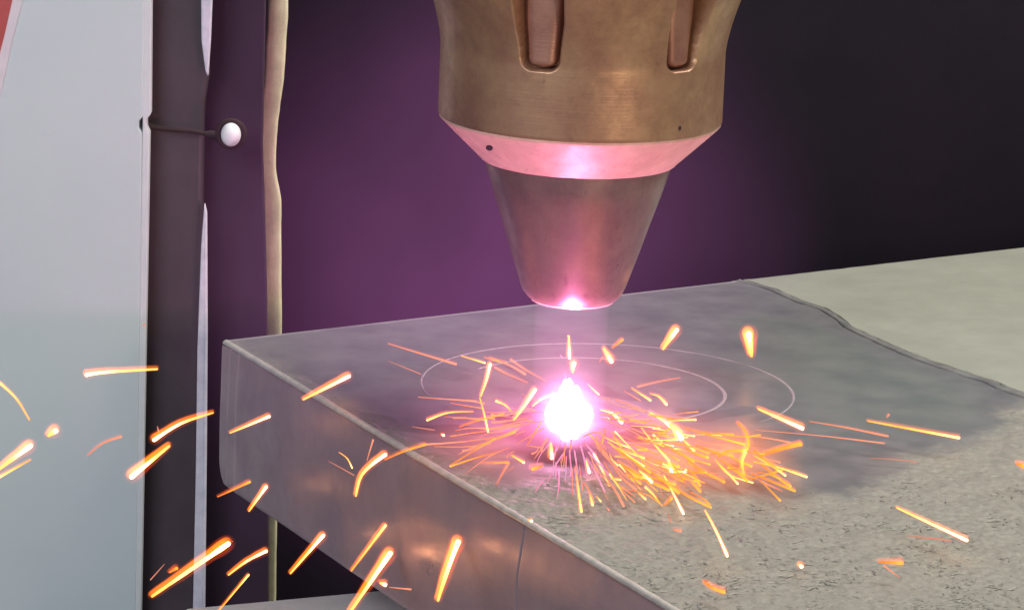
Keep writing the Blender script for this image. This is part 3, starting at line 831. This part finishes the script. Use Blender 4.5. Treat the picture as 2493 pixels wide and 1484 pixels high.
# --- the dense spray round the spot (labels made below)
D = [
 ([(1431, 935), (1457, 960)], 7, 'Y'), ([(1466, 970), (1488, 970)], 5, 'P'), ([(1497, 972), (1530, 984), (1567, 1001)], 8, 'P'),
 ([(1462, 997), (1490, 1006), (1513, 1028)], 11, 'W'), ([(1521, 1013), (1542, 1022)], 6, 'P'), ([(1303, 948), (1275, 990), (1250, 1022)], 12, 'W'),
 ([(1350, 960), (1320, 970), (1296, 988)], 10, 'W'), ([(1208, 976), (1229, 985), (1245, 1001)], 9, 'Y'), ([(1192, 869), (1243, 890), (1278, 910)], 8, 'P'),
 ([(1243, 875), (1280, 900), (1330, 928)], 7, 'P'), ([(1204, 894), (1239, 912), (1284, 931)], 7, 'P'), ([(1519, 951), (1558, 974)], 5, 'P'),
 ([(1655, 919), (1600, 929), (1552, 941)], 7, 'P'), ([(1538, 945), (1583, 974)], 8, 'Y'), ([(1583, 958), (1604, 965), (1622, 984)], 9, 'Y'),
 ([(1123, 866), (1180, 883)], 7, 'Y'), ([(1180, 870), (1232, 884)], 7, 'O'), ([(1193, 886), (1184, 925), (1170, 964)], 10, 'W'),
 ([(1168, 968), (1178, 1005), (1188, 1050)], 7, 'Y'), ([(1018, 966), (1160, 976)], 6, 'P'), ([(1040, 1022), (1090, 1004), (1151, 1001)], 9, 'Y'),
 ([(1119, 1038), (1168, 1021), (1226, 1007)], 7, 'O'), ([(1003, 1038), (1057, 1046)], 4, 'R'), ([(937, 1118), (985, 1097), (1036, 1081)], 8, 'O'),
 ([(1036, 1081), (1130, 1074), (1205, 1063)], 6, 'P'), ([(1057, 1086), (1147, 1086), (1205, 1068), (1263, 1042)], 6, 'P'), ([(1094, 1133), (1150, 1098), (1205, 1067)], 6, 'O'),
 ([(1096, 1134), (1160, 1113), (1221, 1097)], 6, 'O'), ([(1172, 1127), (1238, 1125)], 7, 'O'), ([(1238, 1127), (1224, 1150), (1209, 1178)], 7, 'P'),
 ([(1246, 1108), (1275, 1125)], 9, 'Y'), ([(1296, 1141), (1320, 1133)], 12, 'O'), ([(1316, 1026), (1300, 1055), (1283, 1083)], 5, 'O'),
 ([(1283, 1084), (1320, 1089)], 5, 'P'), ([(1320, 1089), (1300, 1116)], 5, 'P'), ([(1341, 1079), (1343, 1114)], 13, 'W'),
 ([(1419, 1063), (1440, 1053), (1465, 1054)], 7, 'P'), ([(1473, 1042), (1465, 1079)], 6, 'O'), ([(1497, 1050), (1540, 1095), (1576, 1133)], 6, 'Y'),
 ([(1427, 1120), (1434, 1149)], 10, 'W'), ([(1446, 1104), (1464, 1140), (1483, 1182)], 8, 'W'), ([(1403, 1153), (1408, 1195), (1415, 1244)], 8, 'Y'),
 ([(1398, 1096), (1407, 1153)], 6, 'M'), ([(1386, 1096), (1390, 1145)], 5, 'M'), ([(1370, 1104), (1350, 1135), (1333, 1170)], 5, 'M'),
 ([(1353, 1125), (1353, 1162)], 5, 'M'), ([(1378, 1110), (1376, 1175)], 4, 'M'), ([(1392, 1140), (1394, 1210)], 4, 'P'), ([(1436, 1203), (1442, 1228)], 8, 'Y'),
 ([(1452, 1207), (1462, 1219)], 6, 'Y'), ([(1487, 1164), (1510, 1167)], 9, 'Y'), ([(1467, 1096), (1515, 1150), (1566, 1192)], 6, 'P'),
 ([(1500, 1125), (1525, 1140), (1546, 1157)], 7, 'O'), ([(1546, 1160), (1580, 1162)], 13, 'Y'), ([(1556, 1145), (1571, 1158), (1586, 1172)], 10, 'W'),
 ([(1571, 1185), (1590, 1203), (1606, 1224)], 8, 'Y'), ([(1497, 1110), (1551, 1115)], 6, 'O'), ([(1571, 1120), (1618, 1120)], 6, 'P'),
 ([(1561, 1041), (1593, 1081), (1628, 1120)], 8, 'Y'), ([(1629, 1125), (1634, 1148)], 13, 'W'), ([(1634, 1149), (1670, 1145)], 11, 'W'),
 ([(1616, 1157), (1640, 1203), (1663, 1249)], 8, 'W'), ([(1635, 1212), (1618, 1229)], 8, 'O'), ([(1514, 1185), (1544, 1207)], 7, 'P'),
 ([(1554, 1199), (1571, 1214)], 7, 'Y'), ([(1625, 1249), (1633, 1270)], 6, 'R'), ([(1640, 1177), (1655, 1195), (1690, 1215), (1730, 1234)], 8, 'O'),
 ([(1680, 1197), (1712, 1213), (1726, 1226)], 6, 'O'), ([(1582, 1004), (1610, 1020), (1632, 1037)], 11, 'W'), ([(1630, 1034), (1645, 1047), (1658, 1066)], 21, 'W'),
 ([(1655, 1062), (1691, 1098)], 9, 'Y'), ([(1691, 1098), (1740, 1125)], 6, 'P'), ([(1666, 1041), (1740, 1062), (1812, 1081)], 8, 'O'),
 ([(1622, 1021), (1656, 1019)], 6, 'P'), ([(1678, 1063), (1725, 1078), (1770, 1083)], 6, 'P'), ([(1824, 1061), (1870, 1066), (1923, 1076)], 6, 'P'),
 ([(1950, 1081), (1900, 1093), (1849, 1110)], 11, 'O'), ([(1846, 1110), (1898, 1125)], 6, 'P'), ([(1834, 1123), (1895, 1137), (1963, 1160)], 9, 'Y'),
 ([(1795, 1029), (1812, 1046), (1822, 1076), (1815, 1100)], 10, 'O'), ([(1815, 1098), (1806, 1125), (1812, 1157)], 12, 'Y'), ([(1748, 1112), (1768, 1098), (1812, 1096)], 11, 'O'),
 ([(1651, 1095), (1738, 1108)], 6, 'P'), ([(1745, 1125), (1775, 1155), (1832, 1174)], 7, 'Y'), ([(1772, 1137), (1819, 1157), (1849, 1167)], 6, 'O'),
 ([(1854, 1172), (1903, 1194)], 8, 'P'), ([(1671, 1140), (1750, 1152)], 4, 'R'), ([(1590, 1058), (1619, 1083)], 7, 'Y'),
 ([(1700, 1050), (1800, 1062), (1850, 1058)], 6, 'O'), ([(1860, 1100), (1925, 1082), (1948, 1078)], 8, 'O'), ([(1500, 1000), (1580, 1030), (1640, 1045)], 4, 'P'),
 ([(1470, 1020), (1540, 1050), (1600, 1085)], 4, 'P'), ([(1480, 1075), (1540, 1120), (1590, 1175)], 5, 'O'), ([(1440, 1075), (1490, 1130), (1530, 1165)], 4, 'P'),
 ([(1230, 1010), (1280, 1000), (1320, 1003)], 5, 'P'), ([(1215, 1045), (1270, 1030), (1325, 1025)], 4, 'P'), ([(1270, 960), (1310, 975), (1340, 985)], 4, 'P'),
 ([(1180, 1040), (1240, 1040), (1290, 1030)], 4, 'P'), ([(1440, 950), (1500, 985), (1580, 1000)], 4, 'P'), ([(1600, 1100), (1640, 1110), (1700, 1150)], 5, 'P'),
 ([(1530, 1190), (1580, 1205), (1612, 1230)], 4, 'O'), ([(1605, 1180), (1615, 1215)], 4, 'R'), ([(1700, 1085), (1750, 1095)], 4, 'P'),
 ([(1230, 1150), (1250, 1135)], 4, 'R'), ([(1410, 1130), (1418, 1190)], 3.5, 'P'), ([(1465, 1190), (1480, 1215)], 4, 'R'),
]
colour = {'W': 'white-hot', 'Y': 'yellow', 'O': 'orange', 'P': 'thin pink', 'R': 'faint red', 'M': 'magenta'}
cells = {}
for pts, w, c in D:
    mx = sum(p[0] for p in pts) / len(pts) - 1381; my = sum(p[1] for p in pts) / len(pts) - 1005
    ang = math.degrees(math.atan2(-my * 2.2, mx)) % 360
    sec = ['right', 'upper right', 'above', 'upper left', 'left', 'lower left', 'below', 'lower right'][int(((ang + 22.5) % 360) // 45)]
    cells.setdefault((c, sec), []).append((math.hypot(mx, my), pts, w))
ordw = ['nearest', 'second nearest', 'third nearest', 'fourth nearest', 'fifth nearest', 'sixth nearest', 'seventh nearest', 'eighth nearest', 'ninth nearest', 'tenth nearest', 'eleventh nearest', 'twelfth nearest', 'thirteenth nearest', 'fourteenth nearest', 'fifteenth nearest', 'sixteenth nearest']
where = {'above': 'above the white spot', 'below': 'below the white spot', 'left': 'left of the white spot', 'right': 'right of the white spot',
         'upper left': 'up left of the white spot', 'upper right': 'up right of the white spot', 'lower left': 'down left of the white spot', 'lower right': 'down right of the white spot'}
rh = random.Random(11)
for (c, sec), lst in cells.items():
    lst.sort(key=lambda q: q[0])
    for i, (d, pts, w) in enumerate(lst):
        if len(lst) == 1: lab = 'only %s spark in the spray %s' % (colour[c], where[sec])
        else: lab = '%s spark %s, %s of those to it' % (colour[c], where[sec], ordw[i])
        sp_(pts, w, c, rh.uniform(0.10, 0.32), lab)

# hair-thin threads filling the spray
for k in range(130):
    a = rh.choice([rh.uniform(-75, 5), rh.uniform(-75, 5), rh.uniform(160, 250), rh.uniform(-110, -60), rh.uniform(-50, -5)])
    d0 = rh.uniform(70, 250); L_ = rh.uniform(25, 110)
    if rh.random() < 0.45 and -60 < a < 5: d0 += rh.uniform(50, 150)
    k1 = 0.62 if -20 < a < 40 or a > 140 else 0.8
    x0 = 1381 + d0 * math.cos(R(a)); y0 = 1012 - d0 * math.sin(R(a)) * k1
    a2 = a + rh.uniform(-14, 14)
    x1 = x0 + L_ * math.cos(R(a2)); y1 = y0 - L_ * math.sin(R(a2)) * k1
    if y1 < 870 or (1640 < x1 and y1 > 1190) or y1 > 1235: continue
    xm, ym = (x0 + x1) / 2 + rh.uniform(-4, 4), (y0 + y1) / 2 + rh.uniform(-4, 4)
    if 245 < a % 360 < 295 and rh.random() < 0.4: continue
    c = ('M' if rh.random() < 0.4 else 'P') if 240 < a % 360 < 300 else rh.choice('PPOOOY' if x0 > 1430 else 'PPPPOO')
    sp_([(x0, y0), (xm, ym), (x1, y1)], rh.choice([3.2, 4.0, 5.0, 6.0, 7.5]), c, rh.uniform(0.05, 0.3), 'hair-thin %s thread in the thick spray %s' % ({'M': 'magenta', 'P': 'pink', 'O': 'orange', 'Y': 'yellow'}[c], where[['right', 'upper right', 'above', 'upper left', 'left', 'lower left', 'below', 'lower right'][int(((a % 360 + 22.5) % 360) // 45)]]))

# longer orange and yellow streaks tangled across the thick right hand part of the spray
for k in range(34):
    x0 = rh.uniform(1480, 1860); y0 = 1035 + (x0 - 1480) * 0.16 + rh.uniform(0, 130) * (1 - (x0 - 1480) / 900)
    a = rh.gauss(24, 22); L_ = rh.uniform(35, 120)
    x1 = x0 + L_ * math.cos(R(a)); y1 = y0 + L_ * math.sin(R(a)) * 0.9
    if y1 > 1235 or x1 > 1965: continue
    c = rh.choice('OOOY'); w = rh.uniform(6.0, 9.5)
    sp_([(x0, y0), ((x0 + x1) / 2 + rh.uniform(-5, 5), (y0 + y1) / 2 + rh.uniform(-6, 6)), (x1, y1)], w, c, rh.uniform(0.05, 0.35),
        '%s %s streak tangled in the thick spray down right of the spot' % ('long' if L_ > 78 else 'short', {'O': 'orange', 'Y': 'yellow'}[c]))

BASE = {'W': (0.58, 1.0), 'Y': (0.46, 0.80), 'O': (0.24, 0.54)}
for pts, w, c, h, lab in S:
    n = 9 if w >= 5 else 5
    # sparks before the side face fly low beside it, the others skim over the block
    def edge_y(x): return 850 + 0.579 * (x - 545)
    if all(520 < x < 1200 and y > edge_y(x) + 12 for x, y in pts) and h > 0.3:
        h = max(-1.7, -min(y - edge_y(x) for x, y in pts) / 163.0 + 0.16)
    P3 = [at_z(x, y, h) for x, y in pts]
    mid = P3[len(P3) // 2].copy() if len(P3) > 2 else (P3[0] + P3[1]) / 2
    path = resample([p - mid for p in P3], n)
    dist = (mid - CAM).length
    rad = 0.5 * w * dist / FOC * (0.58 if c in 'WY' else 0.74)
    e0 = (path[0] - path[1]).normalized(); e1 = (path[-1] - path[-2]).normalized()
    full = [path[0] + e0 * rad * 0.6] + path + [path[-1] + e1 * rad * 0.6]
    N_ = len(full)
    ph = rh.uniform(0, 99)
    headend = rh.random() < 0.75          # which end is thick and hottest
    rr = []; hv = []
    for i in range(N_):
        u = i / (N_ - 1)
        if pts[0][0] > pts[-1][0]: u = 1 - u
        if not headend: u = 1 - u
        q = (0.45 + 0.62 * u) * (1 + 0.16 * noise.noise(Vector((ph, i * 0.8, 0))))
        if w < 5 or c in 'RM': q *= 0.45 + 0.65 * math.sin(math.pi * (0.08 + 0.86 * u))
        if i in (0, N_ - 1): q *= 0.42
        rr.append(rad * q)
        fl = 0.10 * noise.noise(Vector((ph, i * 0.6, 4)))
        if c in BASE:
            a, b = BASE[c]; col = heat(a + (b - a) * u ** 1.25 + fl)
        elif c == 'P': col = [q_ * (0.75 + 0.5 * u + fl) for q_ in (1.05, 0.34, 0.20)]
        elif c == 'R': col = [q_ * (0.8 + 0.4 * u + fl) for q_ in (0.75, 0.26, 0.17)]
        else: col = [q_ * (0.8 + 0.4 * u) for q_ in (1.1, 0.36, 0.60)]
        hv.append(col)
    me = tube('spark', full, rr, 8)
    ca = me.color_attributes.new('heat_colour', 'FLOAT_COLOR', 'POINT')
    ca.data.foreach_set('color', [q for cc in hv for _ in range(8) for q in (*cc, 1.0)])
    o = link('spark', me, SPARK); o.location = mid
    tag(o, lab, 'spark', 'hair-thin threads in the thick spray' if lab.startswith('hair-thin') else 'streaks tangled in the thick spray' if 'tangled' in lab else 'sparks flying from the cutting spot')
    if c in GLOW and w >= 6.5:
        gr = {'W': 2.35, 'Y': 2.3, 'O': 2.1, 'P': 1.9}[c]
        gp = [path[0] + e0 * rad * 1.4] + path + [path[-1] + e1 * rad * 1.4]
        g = link('glow', tube('glow', gp, [rad * 0.8] + [q * gr for q in rr[1:-1]] + [rad * 0.8], 12), GLOW[c], o)
        g.location = (-rad * 0.45, 0, rad * 1.0)
        if w >= 10:
            g = link('outer_glow', tube('outer_glow', gp, [rad * 1.6] + [q * gr * 1.65 for q in rr[1:-1]] + [rad * 1.6], 12), OUTER, o)
            g.location = (-rad * 0.15, 0, rad * 0.6)
